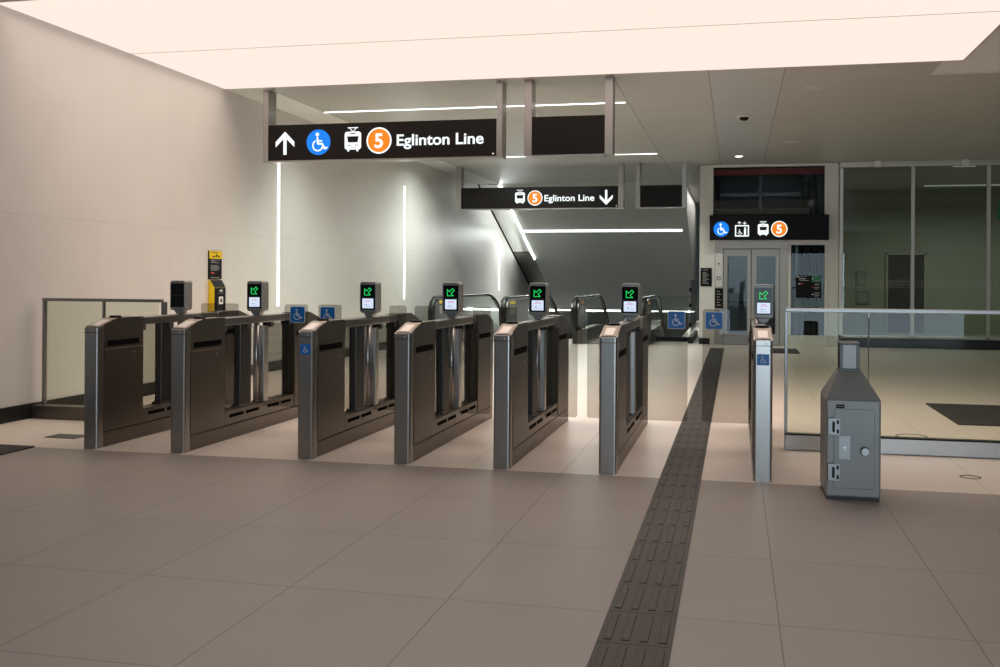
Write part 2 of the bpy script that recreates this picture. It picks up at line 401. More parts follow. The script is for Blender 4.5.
# room behind the glass wall
b = MB()
b.quad([(2.1, 23.1, .001), (9, 23.1, .001), (9, 30, .001), (2.1, 30, .001)], 'room_floor')
b.quad([(2.1, 30, 0), (9, 30, 0), (9, 30, ZC), (2.1, 30, ZC)], 'room_wall')
b.quad([(2.14, 23.1, 0), (2.14, 30, 0), (2.14, 30, ZC), (2.14, 23.1, ZC)], 'room_wall')
b.quad([(2.1, 23.1, ZC), (9, 23.1, ZC), (9, 30, ZC), (2.1, 30, ZC)], 'ceiling_plain')
struct(b.obj('wall_room'))
b = MB(); b.box(4.10, 5.04, 29.95, 30, 0, 2.15, 'dark_grey', .01); b.box(4.05, 4.10, 29.93, 30, 0, 2.2, 'dark_room'); b.box(5.04, 5.09, 29.93, 30, 0, 2.2, 'dark_room')
b.box(4.05, 5.09, 29.93, 30, 2.15, 2.2, 'dark_room'); b.cyl((4.2, 29.9, 1.0), (4.32, 29.9, 1.0), .012, 'steel')
struct(b.obj('door_1'))

# glass wall on the right: three bays, each a window with frame and pane
GY = 23.0
bays = [(2.16, 3.60), (3.60, 5.08), (5.08, 6.56)]
for k, (x0, x1) in enumerate(bays):
    f = MB()
    f.box(x0, x0 + .07, GY - .05, GY + .05, .21, ZC - .14, 'aluminium', .004)
    f.box(x0, x1, GY - .05, GY + .05, .20, .26, 'aluminium', .004)
    f.box(x0, x1, GY - .05, GY + .05, ZC - .08, ZC - .01, 'aluminium', .004)
    f.box(x0 - (.02 if k == 0 else 0), x1, GY - .08, GY + .05, ZC - .12, ZC - .08, 'white_frame', .004)
    f.box(x0, x1, GY - .03, GY + .06, 0, .20, 'black_stone')
    if k < 2: f.box(x0 + 1.0 - .3 * (k == 0), x0 + 1.12 - .3 * (k == 0), GY - .12, GY - .02, ZC - .13, ZC - .0, 'white_plastic', .01)
    w = struct(f.obj('window_%d' % (k + 1)))
    p = MB(); p.box(x0 + .07, x1, GY - .006, GY + .006, .26, ZC - .12, 'glass_dark'); p.obj('pane', w)
    p = MB(); p.quad([(x0 + .07, GY - .009, 1.28), (x1, GY - .009, 1.28), (x1, GY - .009, 1.47), (x0 + .07, GY - .009, 1.47)], 'frit'); p.obj('dot_band', w)

# ================================================================== CEILING LIGHTS
PANW = 'glowing cream stretch-ceiling panel '
b = MB(); b.box(XW + .01, 2.54, 10.49, 12.68, ZC, ZC + .028, 'lum'); b.box(2.54, 2.56, 10.48, 12.69, ZC - .003, ZC + .028, 'aluminium'); b.box(XW + .01, 2.56, 12.68, 12.70, ZC - .003, ZC + .028, 'aluminium')
tag(b.obj('luminous_ceiling_panel'), 'glowing cream ceiling panel ending right above the hanging signs', 'ceiling light')
b = MB(); b.box(XW + .01, 2.54, 8.25, 10.465, ZC, ZC + .028, 'lum'); b.box(2.54, 2.56, 8.24, 10.465, ZC - .003, ZC + .028, 'aluminium'); b.box(XW + .01, 2.54, 10.465, 10.478, ZC - .001, ZC + .028, 'beige'); b.box(XW + .01, 2.56, 8.23, 8.25, ZC - .003, ZC + .028, 'aluminium')
tag(b.obj('luminous_ceiling_panel'), 'glowing cream ceiling panel at the top edge, cut off by the frame', 'ceiling light')
def led(x0, x1, Y, label, z=None, dz=0):
    b = MB()
    if z is None: b.box(x0, x1, Y - .024, Y + .024, ZC - .012, ZC + .02, 'led'); b.box(x0 - .01, x1 + .01, Y - .03, Y + .03, ZC - .006, ZC + .02, 'aluminium')
    else:
        b.prism([(Y - .04, zs(Y - .04) - .001), (Y + .04, zs(Y + .04) - .001), (Y + .04, zs(Y + .04) - .02), (Y - .04, zs(Y - .04) - .02)], 'x', x0, x1, 'led_soffit')
    tag(b.obj('linear_light'), label, 'light')
led(-6.2, -1.57, 14.72, 'white ceiling light line just behind the large near hanging signs')
led(-6.2, -1.57, 20.79, 'white ceiling light line in front of the far small hanging signs')
led(-6.18, -1.51, 29.57, 'white light line across the upper sloping soffit below far hanging sign', 1)
led(-6.75, -1.40, 36.1, 'low white light line across the soffit behind the escalator newels', 1)
b = MB(); b.prism([(26.7, zs(26.7)), (31.6, zs(31.6)), (31.6, zs(31.6) - .02), (26.7, zs(26.7) - .02)], 'x', -6.212, -6.188, 'led_edge')
tag(b.obj('linear_light'), 'slanting white light line along the left edge of the sloping soffit', 'light')
for Y, z0, z1, lab in ((14.38, .98, 3.55, 'tall upright white light line on left wall under arrow sign'),
                       (20.44, .98, 3.35, 'middle upright white light line on the satin left wall'),
                       (29.25, 1.09, 2.27, 'short upright white light line on wall beside the sloping soffit')):
    b = MB(); b.box(XW, XW + .012, Y - .02, Y + .02, z0, z1, 'led_wall')
    tag(b.obj('wall_glow_line'), lab, 'light')
b = MB(); b.prism([(25.6, .657), (30, .50), (30, .465), (25.6, .622)], 'x', XW + .002, XW + .03, 'led_soffit')  # glowing strip stands in for a reflection of the soffit light line
tag(b.obj('wall_glow_line'), 'low white line of reflected light on the left wall behind escalator handrail', 'light')
t = thing('downlight', 'small lit round downlight in ceiling before the lift', 'light', (.045, 21.5, ZC))
b = MB(); b.cyl((0, 0, -.012), (0, 0, .0), .10, 'white_plastic', 28); b.obj('trim_ring', t)
b = MB(); b.cyl((0, 0, -.016), (0, 0, -.010), .07, 'downlight', 28); b.obj('lens', t)
t = thing('dome_camera', 'dark dome camera on the ceiling nearer than the lit downlight', 'camera', (.106, 16.3, ZC))
b = MB(); b.cyl((0, 0, -.03), (0, 0, 0), .11, 'white_plastic', 28); b.obj('mount', t)
b = MB(); b.cyl((0, 0, -.07), (0, 0, -.03), .05, 'black_gloss', 24, .08); b.obj('dome', t)
for x, y, lab in ((.97, 14.13, 'round white ceiling speaker closest to the glowing panel'), (.99, 19.53, 'round white ceiling speaker out towards the lift')):
    b = MB(); b.cyl((0, 0, -.01), (0, 0, 0), .13, 'white_frame', 32); b.cyl((0, 0, -.014), (0, 0, -.01), .10, 'aluminium', 32)
    tag(b.obj('ceiling_speaker', loc=(x, y, ZC)), lab, 'speaker')
b = MB(); b.cyl((0, 0, -.05), (0, 0, 0), .05, 'white_frame', 24, .07)
tag(b.obj('smoke_detector', loc=(-3.49, 24.7, ZC)), 'small smoke detector on ceiling above the far hanging sign', 'detector')

# ================================================================== HANGING SIGNS
def posts(t, xs, w, y0, y1, z0):
    for x in xs:
        b = MB(); b.box(x, x + w, y0, y1, z0, ZC, 'post_metal', .003); b.obj('post', t)
def sign_case(t, x0, x1, y0, y1, z0, z1):
    b = MB(); b.box(x0, x1, y0, y1, z0, z1, 'sign_black', .002)
    c = b.obj('sign_case', t)
    b = MB(); b.box(x0, x1, y0 - .004, y1, z0 - .02, z0, 'post_metal'); b.obj('bottom_trim', t)
    return c
SY = 12.85
t = thing('hanging_sign', 'near hanging black sign with up arrow, wheelchair, tram and orange 5', 'sign', (0, 0, 0))
posts(t, (-6.305, -3.03), .075, SY - .01, SY + .24, 2.98)
sign_case(t, -6.23, -3.03, SY, SY + .23, 3.0, 3.485)
b = MB(); arrow(b, -5.985, 3.236, .157, SY, 'lit_white', 1, .87); b.obj('arrow_symbol', t)
circle_icon(t, -5.498, 3.238, .172, SY)
b = MB(); tram(b, -5.005, 3.262, .172, SY, 'lit_white', 'sign_black'); b.obj('tram_symbol', t)
line_bullet(t, -4.636, 3.24, .176, SY)
text_mesh('sign_text', 'Eglinton Line', .206, -4.388, 3.168, SY, 'lit_white', t, .02, 'LEFT', 1.185)
b = MB(); b.disc(-3.076, 3.032, .012, SY, 'white_plastic', .004, 14); b.obj('lock_screw', t)
t = thing('hanging_sign', 'near blank black sign hanging right of the arrow sign', 'sign')
posts(t, (-2.665, -1.625), .1, SY - .01, SY + .24, 2.99)
sign_case(t, -2.565, -1.625, SY, SY + .23, 3.0, 3.49)
SY = 22.4
t = thing('hanging_sign', 'far hanging black sign with tram, orange 5 and down arrow', 'sign')
posts(t, (-6.22, -2.53), .115, SY - .01, SY + .24, 2.98)
sign_case(t, -6.105, -2.53, SY, SY + .23, 3.0, 3.475)
b = MB(); tram(b, -4.734, 3.258, .165, SY, 'lit_white', 'sign_black'); b.obj('tram_symbol', t)
line_bullet(t, -4.391, 3.23, .17, SY)
text_mesh('sign_text', 'Eglinton Line', .20, -4.178, 3.155, SY, 'lit_white', t, .017, 'LEFT', 1.12)
b = MB(); arrow(b, -2.795, 3.225, .165, SY, 'lit_white', -1, .87); b.obj('arrow_symbol', t)
b = MB(); b.disc(-2.57, 3.035, .012, SY, 'white_plastic', .004, 14); b.obj('lock_screw', t)
t = thing('hanging_sign', 'far blank black sign hanging right of the down arrow sign', 'sign')
posts(t, (-2.15, -1.15), .1, SY - .01, SY + .24, 2.98)
sign_case(t, -2.05, -1.15, SY, SY + .23, 3.0, 3.475)

# ================================================================== FARE GATES
GC = 8.72       # gate centre line
HALF = 1.36
CACHE = {}
def cached(key, builder):
    if key not in CACHE:
        b = builder(); bmesh.ops.recalc_face_normals(b.bm, faces=b.bm.faces)
        me = bpy.data.meshes.new(key); b.bm.to_mesh(me); b.bm.free()
        for m in b.slots: me.materials.append(MATS[m])
        CACHE[key] = me
    return CACHE[key]
W = .0645
def cabinet(sg):
    def f():
        b = MB()
        pts = [(sg * -HALF, 0.0), (sg * -HALF, .985), (sg * -1.275, .985 + .085 * .075 / .28), (sg * -1.275, .0)]
        q = pts[2]
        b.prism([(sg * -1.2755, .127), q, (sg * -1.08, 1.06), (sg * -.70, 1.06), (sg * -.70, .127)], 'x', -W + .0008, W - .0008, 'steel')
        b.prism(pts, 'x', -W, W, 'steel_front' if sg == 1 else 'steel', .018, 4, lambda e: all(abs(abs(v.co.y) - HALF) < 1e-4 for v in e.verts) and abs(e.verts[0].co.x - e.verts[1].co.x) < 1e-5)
        b.box(-W + .004, W - .004, *sorted((sg * -HALF - sg * .001, sg * -HALF + sg * .2)), .945, .949, 'black')   # seam under the head of the post
        for s in (-1, 1):
            x = s * W
            y = sorted((sg * -1.275, sg * -.712))
            b.box(min(x, x + s * .003), max(x, x + s * .003), y[0], y[1], .90, .94, 'steel')
        return b
    return f
def side_panel(sg):
    def f():
        b = MB()
        y = sorted((sg * -1.27, sg * -.712)); yy = sorted((sg * -1.22, sg * -.77))
        for s in (-1, 1):
            x = s * W
            b.box(min(x, x + s * .004), max(x, x + s * .004), y[0], y[1], .14, .805, 'steel', .0015, 1)
            b.box(min(x, x + s * .0045), max(x, x + s * .0045), yy[0], yy[1], .83, .875, 'void')
            b.cyl((x, sg * -.85, .76), (x + s * .007, sg * -.85, .76), .008, 'steel_bright', 12)
        return b
    return f
def base_f():
    b = MB()
    b.box(-W + .001, W - .001, -1.274, 1.274, 0, .125, 'steel', .008, 2)
    b.box(-W - .001, W + .001, -1.26, 1.26, .122, .127, 'black')
    b.box(-W, W, -.70, .70, .127, .25, 'steel', .004)
    for s in (-1, 1):
        x = s * W
        for a, c in ((-.62, -.36), (-.31, -.06), (.12, .36), (.41, .63)):
            b.box(min(x, x + s * .003), max(x, x + s * .003), a, c, .186, .214, 'void')
    return b
def rail_f():
    b = MB(); b.box(-.05, .05, -.71, .71, .985, 1.055, 'steel_dark', .012, 3)
    for y in (-.66, -.20, .26, .66): b.box(-.045, .045, y - .035, y + .035, .935, .99, 'dark_grey', .008, 2)
    return b
def column_f():
    b = MB(); b.box(-.035, .035, -.36, -.16, .25, .99, 'column_dark', .008, 2); b.box(-.045, .045, -.39, -.15, .25, .27, 'steel'); return b
def fin_f():
    b = MB(); b.box(-.058, .058, .057, .15, .25, .955, 'steel_bright', .006, 2); return b
def pane_f(a, c):
    def f():
        b = MB(); b.box(-.006, .006, a, c, .25, .985, 'glass_smoke'); return b
    return f
def pole_f():
    b = MB(); b.cyl((0, .02, .25), (0, .02, 1.10), .027, 'steel_front', 24); b.cyl((0, .02, .25), (0, .02, .265), .036, 'steel', 24); b.cyl((0, .02, .62), (0, .02, .63), .0285, 'steel', 24); return b
def head_f():
    b = MB()
    b.prism(rr(-.08, .08, 1.092, 1.374, .028, 6), 'y', -.035, .10, 'head_grey', .008, 2)
    b.prism([(-.05, 1.094), (.05, 1.094), (.03, 1.06), (-.03, 1.06)], 'y', -.01, .07, 'head_grey')
    return b
def face_f():
    b = MB(); b.prism(rr(-.068, .068, 1.122, 1.346, .008, 4), 'y', -.038, -.03, 'black_gloss')
    b.box(-.066, .066, -.0385, -.037, 1.232, 1.235, 'dark_grey'); return b
def green_f():
    b = MB(); k = .064; u0, v0 = -.032, 1.254
    P = [(0, .88), (0, 0), (.86, 0), (.54, .32), (1.0, .74), (.74, 1.0), (.30, .56)]
    b.stroke([(u0 + p[0] * k, v0 + p[1] * k) for p in P], .0056, -.0385, 'lit_green', .0015, True, True); return b
def disp_f():
    b = MB(); b.rrect(-.052, .052, 1.135, 1.222, .003, -.038, 'display', .0015)
    b.arc(0, 1.186, .022, .005, radians(25), radians(155), -.0395, 'display_pink', .001, 10)
    b.box(-.03, .03, -.0405, -.0395, 1.193, 1.196, 'display_pink')
    b.disc(-.014, 1.166, .006, -.0395, 'display_grey', .001, 12); b.disc(.014, 1.168, .003, -.0395, 'display_grey', .001, 8)
    b.box(-.038, .038, -.0405, -.0395, 1.148, 1.150, 'display_grey'); return b
ANG = math.atan2(.075, .28)
def slope_pt(y, h): return (y, .985 + (y + HALF) * .075 / .28 + h)
def card_f():
    b = MB()
    b.prism([slope_pt(-1.345, 0), slope_pt(-1.345, .006), slope_pt(-1.12, .006), slope_pt(-1.12, 0)], 'x', -.058, .058, 'steel', .002, 1)
    b.prism([slope_pt(-1.325, .005), slope_pt(-1.325, .009), slope_pt(-1.16, .009), slope_pt(-1.16, .005)], 'x', -.036, .036, 'reader_plate', .002, 1)
    return b
def puck_f():
    b = MB(); b.cyl((0, -1.02, 1.058), (0, -1.02, 1.076), .052, 'black', 28, .046); return b
def decal_f():
    b = MB(); b.prism(rr(-.042, .042, .812, .89, .005, 3), 'y', -HALF - .002, -HALF + .002, 'blue_sign'); wheelchair(b, 0, .85, .033, -HALF - .002, 'white_paint'); return b
def sensor_f():
    b = MB(); b.disc(.02, .962, .006, -HALF + .001, 'white_plastic', .004, 12); return b
def paddle_f(sg, L, tab):
    def f():
        b = MB(); r = .022
        x0, xt = .058, W + L; xa = xt - tab
        def arcp(cx, cz, a0, a1): return [(cx + r * cos(radians(a0 + (a1 - a0) * k / 5)), cz + r * sin(radians(a0 + (a1 - a0) * k / 5))) for k in range(6)]
        pts = [(x0, .21)] + arcp(xt - r, .21 + r, -90, 0) + arcp(xt - r, 1.16 - r, 0, 90) + arcp(xa + r, 1.16 - r, 90, 180) + [(xa, .985), (x0, .985)]
        pts = [(sg * p[0], p[1]) for p in pts]
        b.prism(pts, 'y', .042, .054, 'glass_smoke'); return b
    return f
def plaque_f():
    b = MB(); b.prism(rr(-.073, .073, -.075, .075, .014, 4), 'y', -.004, 0, 'white_paint'); b.prism(rr(-.068, .068, -.070, .070, .011, 4), 'y', -.006, -.004, 'blue_sign')
    wheelchair(b, 0, 0, .066, -.006, 'white_paint'); return b
NAR, WID = .3, .415
gates = [  # X centre, left paddle, right paddle, lit, decal, label
    (-5.122, None, ('n', .298), False, False, 'steel fare gate with blank screen beside the left glass barrier'),
    (-4.336, ('n', .298), ('w', .430), True, False, 'steel fare gate second from left, beside the yellow validator'),
    (-3.239, ('w', .430), ('n', .290), True, True, 'steel fare gate with blue wheelchair sticker, third from left'),
    (-2.452, ('n', .290), ('n', .285), True, False, 'middle steel fare gate, fourth from left with lit screen'),
    (-1.677, ('n', .285), ('n', .287), True, False, 'steel fare gate in front of the escalators, fifth from left'),
    (-.890, ('n', .287), ('w', .438), True, False, 'steel fare gate just left of the dark tactile strip'),
    (.1955, ('w', .395), None, True, True, 'narrow-looking steel fare gate just right of the tactile strip'),
]
for n_, (gx, lp, rp, lit, decal, label) in enumerate(gates):
    t = thing('fare_gate', label, 'fare gate', (gx - .008, GC, 0), 'fare gates in a row across the hall')
    L = lambda name, key, fn, par=t, loc=(0, 0, 0): link(name, cached(key, fn), par, loc)
    L('base', 'gate_base', base_f)
    c = L('front_cabinet', 'front_cabinet', cabinet(1)); L('access_panel', 'front_access_panel', side_panel(1), c); L('sensor', 'gate_sensor', sensor_f, c)
    c = L('rear_cabinet', 'rear_cabinet', cabinet(-1)); L('access_panel', 'rear_access_panel', side_panel(-1), c)
    L('top_rail', 'gate_top_rail', rail_f); L('motor_column', 'motor_column', column_f); L('paddle_post', 'paddle_post', fin_f); L('side_glass', 'front_side_glass', pane_f(-.70, -.40)); L('side_glass', 'rear_side_glass', pane_f(.16, .70))
    L('display_pole', 'display_pole', pole_f)
    h = L('display_head', 'display_head', head_f, t, ((0, .004, .018, .006, .012, .022, .036)[n_], 0, 0)); L('screen_glass', 'screen_glass', face_f, h)
    if lit:
        L('green_arrow', 'green_arrow', green_f, h); L('lit_display', 'lit_display', disp_f, h)
    L('card_reader', 'card_reader', card_f); L('scanner', 'scanner_puck', puck_f)
    if decal: L('wheelchair_sticker', 'wheelchair_sticker', decal_f)['label'] = 'blue and white wheelchair sticker'
    for sg, pd in ((-1, lp), (1, rp)):
        if not pd: continue
        p = L('glass_paddle', 'paddle_%s_%d_%d' % (pd[0], sg, pd[1] * 1000), paddle_f(sg, pd[1], .16 if pd[0] == 'n' else .225))
        if pd[0] == 'w':
            q = L('wheelchair_plaque', 'wheelchair_plaque', plaque_f, p, (sg * (W + pd[1] - .094), .041, 1.066)); q['label'] = 'blue wheelchair plaque'

# ================================================================== GLASS BARRIERS
t = thing('glass_barrier', 'framed glass barrier between the left wall and first gate', 'glass barrier', (0, 8.8, 0))
b = MB(); b.box(-6.785, -5.40, -.02, .12, 0, .13, 'steel', .006); b.obj('base', t)
b = MB()
for x0, x1 in ((-6.70, -6.67), (-5.39, -5.345), (-6.03, -6.015)): b.box(x0, x1, .03, .07, .13, 1.165, 'steel_dark', .003)
b.box(-6.70, -5.385, .025, .075, 1.16, 1.19, 'steel_dark', .004); b.obj('frame', t)
b = MB(); b.box(-6.67, -6.03, .044, .056, .13, 1.16, 'glass_rail'); b.obj('pane', t)
b = MB(); b.box(-6.015, -5.43, .044, .056, .13, 1.16, 'glass_rail'); b.obj('pane', t)
t = thing('glass_barrier', 'long glass railing with steel base behind the grey safe', 'glass barrier', (0, 8.8, 0))
b = MB(); b.box(.402, 7, -.02, .12, 0, .13, 'steel_front', .006); b.box(.40, 7, -.021, -.015, .128, .137, 'black'); b.obj('base', t)
b = MB(); b.box(.400, 7, .02, .08, 1.145, 1.178, 'steel_blue', .006); b.obj('handrail', t)
b = MB(); b.box(.400, .425, .03, .07, .13, 1.15, 'steel_blue', .004); b.obj('end_post', t)
for x0, x1 in ((.425, 1.06), (1.068, 2.6), (2.608, 4.2), (4.208, 6.95)):
    b = MB(); b.box(x0, x1, .044, .056, .13, 1.15, 'glass_rail'); b.obj('pane', t)
b = MB(); b.box(1.054, 1.074, .035, .065, 1.10, 1.15, 'steel_dark', .003); b.obj('clamp', t)
b = MB(); b.box(1.0605, 1.0675, .043, .057, .13, 1.10, 'dark_grey'); b.obj('joint_seal', t)

# ================================================================== SAFE (fare collection vault)
t = thing('farebox_safe', 'grey steel safe with glass lantern top standing beside glass railing', 'safe', (0, 0, 0))
sx0, sx1, sy0, sy1 = .570, .905, 6.87, 7.33
b = MB(); b.box(sx0 + .006, sx1 - .006, sy0 + .006, sy1 - .006, 0, .03, 'safe_dark'); b.box(sx0, sx1, sy0, sy1, .018, .645, 'safe_metal', .012, 3)
b.obj('body', t)
b = MB(); i = b.mi('safe_metal')
lo = [(sx0, sy0, .643), (sx1, sy0, .643), (sx1, sy1, .643), (sx0, sy1, .643)]; hi = [(.655, 7.02, .812), (.805, 7.02, .812), (.805, 7.18, .812), (.655, 7.18, .812)]
vl = [b.bm.verts.new(p) for p in lo]; vh = [b.bm.verts.new(p) for p in hi]
for k in range(4): b.face([vl[k], vl[(k + 1) % 4], vh[(k + 1) % 4], vh[k]], i)
b.face(vh, i); b.face(vl[::-1], i); b.obj('hood', t)
b = MB()
lx0, lx1, ly0, ly1 = .668, .788, 7.035, 7.165
b.box(lx0 - .008, lx1 + .008, ly0 - .008, ly1 + .008, .812, .828, 'lantern_frame', .003)
for x in (lx0, lx1 - .014):
    for y in (ly0, ly1 - .014): b.box(x - .002, x + .018, y - .002, y + .016, .828, .985, 'lantern_frame', .002)
b.box(lx0 - .004, lx1 + .004, ly0 - .004, ly1 + .004, .985, 1.003, 'lantern_frame', .004)
ln = b.obj('lantern', t)
b = MB(); b.box(lx0 + .012, lx1 - .012, ly0 + .006, ly1 - .006, .83, .985, 'lantern_pane'); b.obj('pane', ln)
b = MB(); b.prism(rr(.618, .866, .075, .585, .018, 5), 'y', sy0 - .006, sy0 + .002, 'safe_metal', .003, 2); dr = b.obj('door', t)
b = MB(); b.rrect(.650, .718, .263, .41, .003, sy0 - .006, 'hinge_metal', .004); b.disc(.684, .335, .010, sy0 - .010, 'steel_bright', .004, 18); b.disc(.684, .335, .004, sy0 - .014, 'black', .001, 10); b.obj('lock_plate', dr)
b = MB(); b.cyl((.806, sy0 - .006, .322), (.806, sy0 - .02, .322), .022, 'steel_bright', 24); b.cyl((.806, sy0 - .02, .322), (.806, sy0 - .05, .322), .028, 'steel_blue', 24, .023); b.obj('knob', dr)
for z0, z1 in ((.418, .523), (.125, .232)):
    b = MB(); b.rrect(.580, .658, z0 - .004, z1 + .004, .004, sy0 + .001, 'safe_dark', .006); b.rrect(.583, .655, z0, z1, .004, sy0 - .005, 'hinge_metal', .012); b.rrect(.612, .622, z0 + .03, z1 - .03, .002, sy0 - .017, 'void', .002); b.box(.635, .648, sy0 - .018, sy0 - .01, z0 + .01, z0 + .035, 'black'); b.box(.635, .648, sy0 - .018, sy0 - .01, z1 - .035, z1 - .01, 'black')
    b.cyl((.615, sy0 - .018, z0 + .02), (.615, sy0 - .018, z1 - .02), .008, 'safe_dark', 12); b.obj('hinge', t)
b = MB(); b.rrect(.632, .682, .588, .612, .002, sy0 + .001, 'black', .004); b.box(.640, .675, sy0 - .0045, sy0 - .003, .598, .602, 'grey_print'); b.obj('name_plate', t)

# ================================================================== FLOOR ITEMS
b = MB(); tx0, tx1 = -.517, -.231
b.box(tx0, tx1, -4, 21.7, 0, .006, 'tactile')
y = 3.0; P_ = .385
yy0 = 3.15 - P_ * 15
for r_ in range(63):
    ya = yy0 + r_ * P_
    if ya < 1.4 or ya + P_ > 21.7: continue
    b.box(tx0, tx1, ya - .0015, ya + .0015, .006, .0065, 'black')
    for q in range(4):
        xc = tx0 + .036 + q * .0713
        b.box(xc - .016, xc + .016, ya + .035, ya + P_ - .035, .005, .0095, 'tactile', .003, 2)
tag(b.obj('tactile_strip'), 'dark tactile guide strip running across the floor to the lift', 'tactile paving')
b = MB(); b.box(2.13, 4.6, 10.77, 12.53, 0, .012, 'mat_black', .004); tag(b.obj('floor_mat'), 'large dark mat on pale floor behind the glass railing', 'mat')
b = MB(); b.box(.62, 1.22, 20.5, 21.9, 0, .012, 'mat_black', .004); tag(b.obj('floor_mat'), 'small dark mat on the pale floor before the lift', 'mat')
b = MB(); b.box(XW + .02, -5.6, 3.6, 7.30, 0, .012, 'mat_black', .004); tag(b.obj('floor_mat'), 'dark mat at the lower left against the wall', 'mat')
b = MB(); b.box(-5.86, -5.56, 7.76, 7.96, 0, .006, 'steel_dark', .002); b.box(-5.85, -5.57, 7.77, 7.95, .006, .007, 'dark_grey')
tag(b.obj('floor_plate'), 'small metal access plate in floor left of first gate', 'floor plate')
for x, y, r, lab in ((1.56, 9.87, .135, 'thin ring of a floor cover behind the glass railing'), (1.65, 7.91, .072, 'thin ring of a floor cover in front of the glass railing')):
    b = MB(); n = 40
    for k in range(n):
        a, c = 2 * pi * k / n, 2 * pi * (k + 1) / n
        for z in (.003,): b.prism([(r * cos(a), r * sin(a)), (r * cos(c), r * sin(c)), ((r - .012) * cos(c), (r - .012) * sin(c)), ((r - .012) * cos(a), (r - .012) * sin(a))], 'z', 0, z, 'dark_grey')
    tag(b.obj('floor_cover', loc=(x, y, 0)), lab, 'floor cover')

# ================================================================== WALL VALIDATOR AND NOTICE
t = thing('ticket_validator', 'yellow and black ticket validator on left wall behind first gate', 'ticket machine', (XW, 12.42, 0))
VX = .09
b = MB(); b.prism([(.003, 0), (VX, 0), (VX, 1.27), (.03, 1.365), (.003, 1.365)], 'y', -.15, .15, 'yellow', .004, 2); b.obj('casing', t)
b = MB(); b.box(VX - .002, VX + .006, -.146, .15, .36, 1.265, 'black', .003)
b.prism([(VX - .002, 1.268), (VX + .004, 1.274), (.036, 1.371), (.03, 1.366)], 'y', -.146, .15, 'black'); b.obj('front_panel', t)
b = MB(); b.box(VX + .006, VX + .012, -.04, .07, 1.05, 1.15, 'white_plastic', .004); b.box(VX + .012, VX + .014, -.01, .04, 1.075, 1.125, 'dark_grey'); b.obj('card_reader', t)
b = MB(); b.box(VX + .006, VX + .009, -.02, .06, 1.22, 1.24, 'white_plastic'); b.box(VX + .006, VX + .008, -.06, .09, 1.195, 1.20, 'grey_print'); b.obj('label', t)
t = thing('wall_notice', 'yellow-topped black notice on left wall above the validator', 'notice', (XW, 12.43, 0))
b = MB(); b.box(0, .02, -.17, .17, 1.385, 1.76, 'black', .003); b.obj('board', t)
b = MB(); b.box(.02, .023, -.17, .17, 1.655, 1.76, 'yellow'); b.stroke
b.box(.023, .024, -.09, -.02, 1.675, 1.69, 'black'); b.box(.023, .024, .0, .04, 1.68, 1.715, 'black'); b.box(.023, .024, .06, .10, 1.675, 1.70, 'black'); b.box(.023, .024, -.12, .05, 1.735, 1.742, 'black'); b.obj('header', t)
b = MB()
for k, (w_, z_) in enumerate(((.24, 1.635), (.12, 1.62), (.22, 1.60), (.2, 1.56), (.22, 1.545), (.23, 1.53), (.21, 1.515), (.18, 1.50), (.22, 1.40))): b.box(.02, .0215, -.13, -.13 + w_, z_, z_ + .006, 'grey_print')
b.box(.02, .0215, -.12, -.04, 1.455, 1.475, 'red_print'); b.obj('print', t)

# ================================================================== LIFT
EY = 23.0
t = thing('elevator', 'glazed lift with steel doors at far end of the hall', 'elevator', (0, EY, 0))
b = MB()
b.box(-.79, -.565, -.02, .22, .135, ZC - .015, 'white_frame', .004)
b.box(1.92, 2.135, -.02, .22, 0, ZC - .015, 'white_frame', .004)
b.box(-.575, 1.925, -.03, .05, ZC - .07, ZC - .01, 'white_frame', .004)
b.box(-.575, -.5, -.03, .05, 2.28, ZC - .07, 'white_frame', .004); b.box(1.85, 1.925, -.03, .05, 2.28, ZC - .07, 'white_frame', .004)
b.box(-.575, 1.925, -.03, .05, 2.26, 2.86, 'white_frame'); b.box(-.5, 1.85, -.032, -.02, 2.83, 2.862, 'black')
b.box(1.10, 1.16, -.03, .05, 0, 2.26, 'white_frame', .004); b.box(1.86, 1.925, -.03, .05, 0, 2.26, 'white_frame', .004); b.box(1.16, 1.86, -.03, .05, 2.19, 2.26, 'white_frame'); b.box(1.16, 1.86, -.03, .05, 0, .235, 'white_frame')
b.obj('surround', t)
b = MB(); b.box(-.795, -.56, -.03, .22, 0, .135, 'black_stone'); b.obj('plinth', t)
b = MB(); b.box(-.5, 1.85, -.004, .008, 2.86, ZC - .07, 'glass_shaft'); b.obj('upper_pane', t)
b = MB(); b.box(1.16, 1.86, -.004, .008, .235, 2.19, 'glass_shaft'); b.obj('shaft_pane', t)
b = MB()   # steel portal
b.box(-.565, -.46, -.02, .1, 0, 2.26, 'white_frame'); b.box(-.46, -.28, -.035, .1, 0, 2.11, 'door_steel', .004); b.box(.93, 1.10, -.035, .1, 0, 2.11, 'door_steel', .004); b.box(-.46, 1.10, -.035, .1, 2.11, 2.27, 'door_steel', .004)
b.box(-.30, .95, -.03, .14, -.002, .012, 'steel'); b.obj('portal', t)
for x0, x1, g0, g1 in ((-.28, .324, -.185, .242), (.328, .93, .434, .84)):
    b = MB(); y0, y1 = .02, .06
    b.box(x0, g0, y0, y1, .012, 2.11, 'door_steel'); b.box(g1, x1, y0, y1, .012, 2.11, 'door_steel'); b.box(g0, g1, y0, y1, 1.95, 2.11, 'door_steel'); b.box(g0, g1, y0, y1, .012, .245, 'door_steel')
    d = b.obj('door_leaf', t)
    b = MB(); b.box(g0, g1, .036, .044, .245, 1.95, 'glass_shaft'); b.obj('pane', d)
b = MB()
for x0, x1, z0, z1 in ((-.285, -.272, .01, 2.11), (.320, .332, .01, 2.11), (.922, .935, .01, 2.11), (-.28, .93, 2.098, 2.112)): b.box(x0, x1, .012, .021, z0, z1, 'black')
b.obj('door_gap', t)
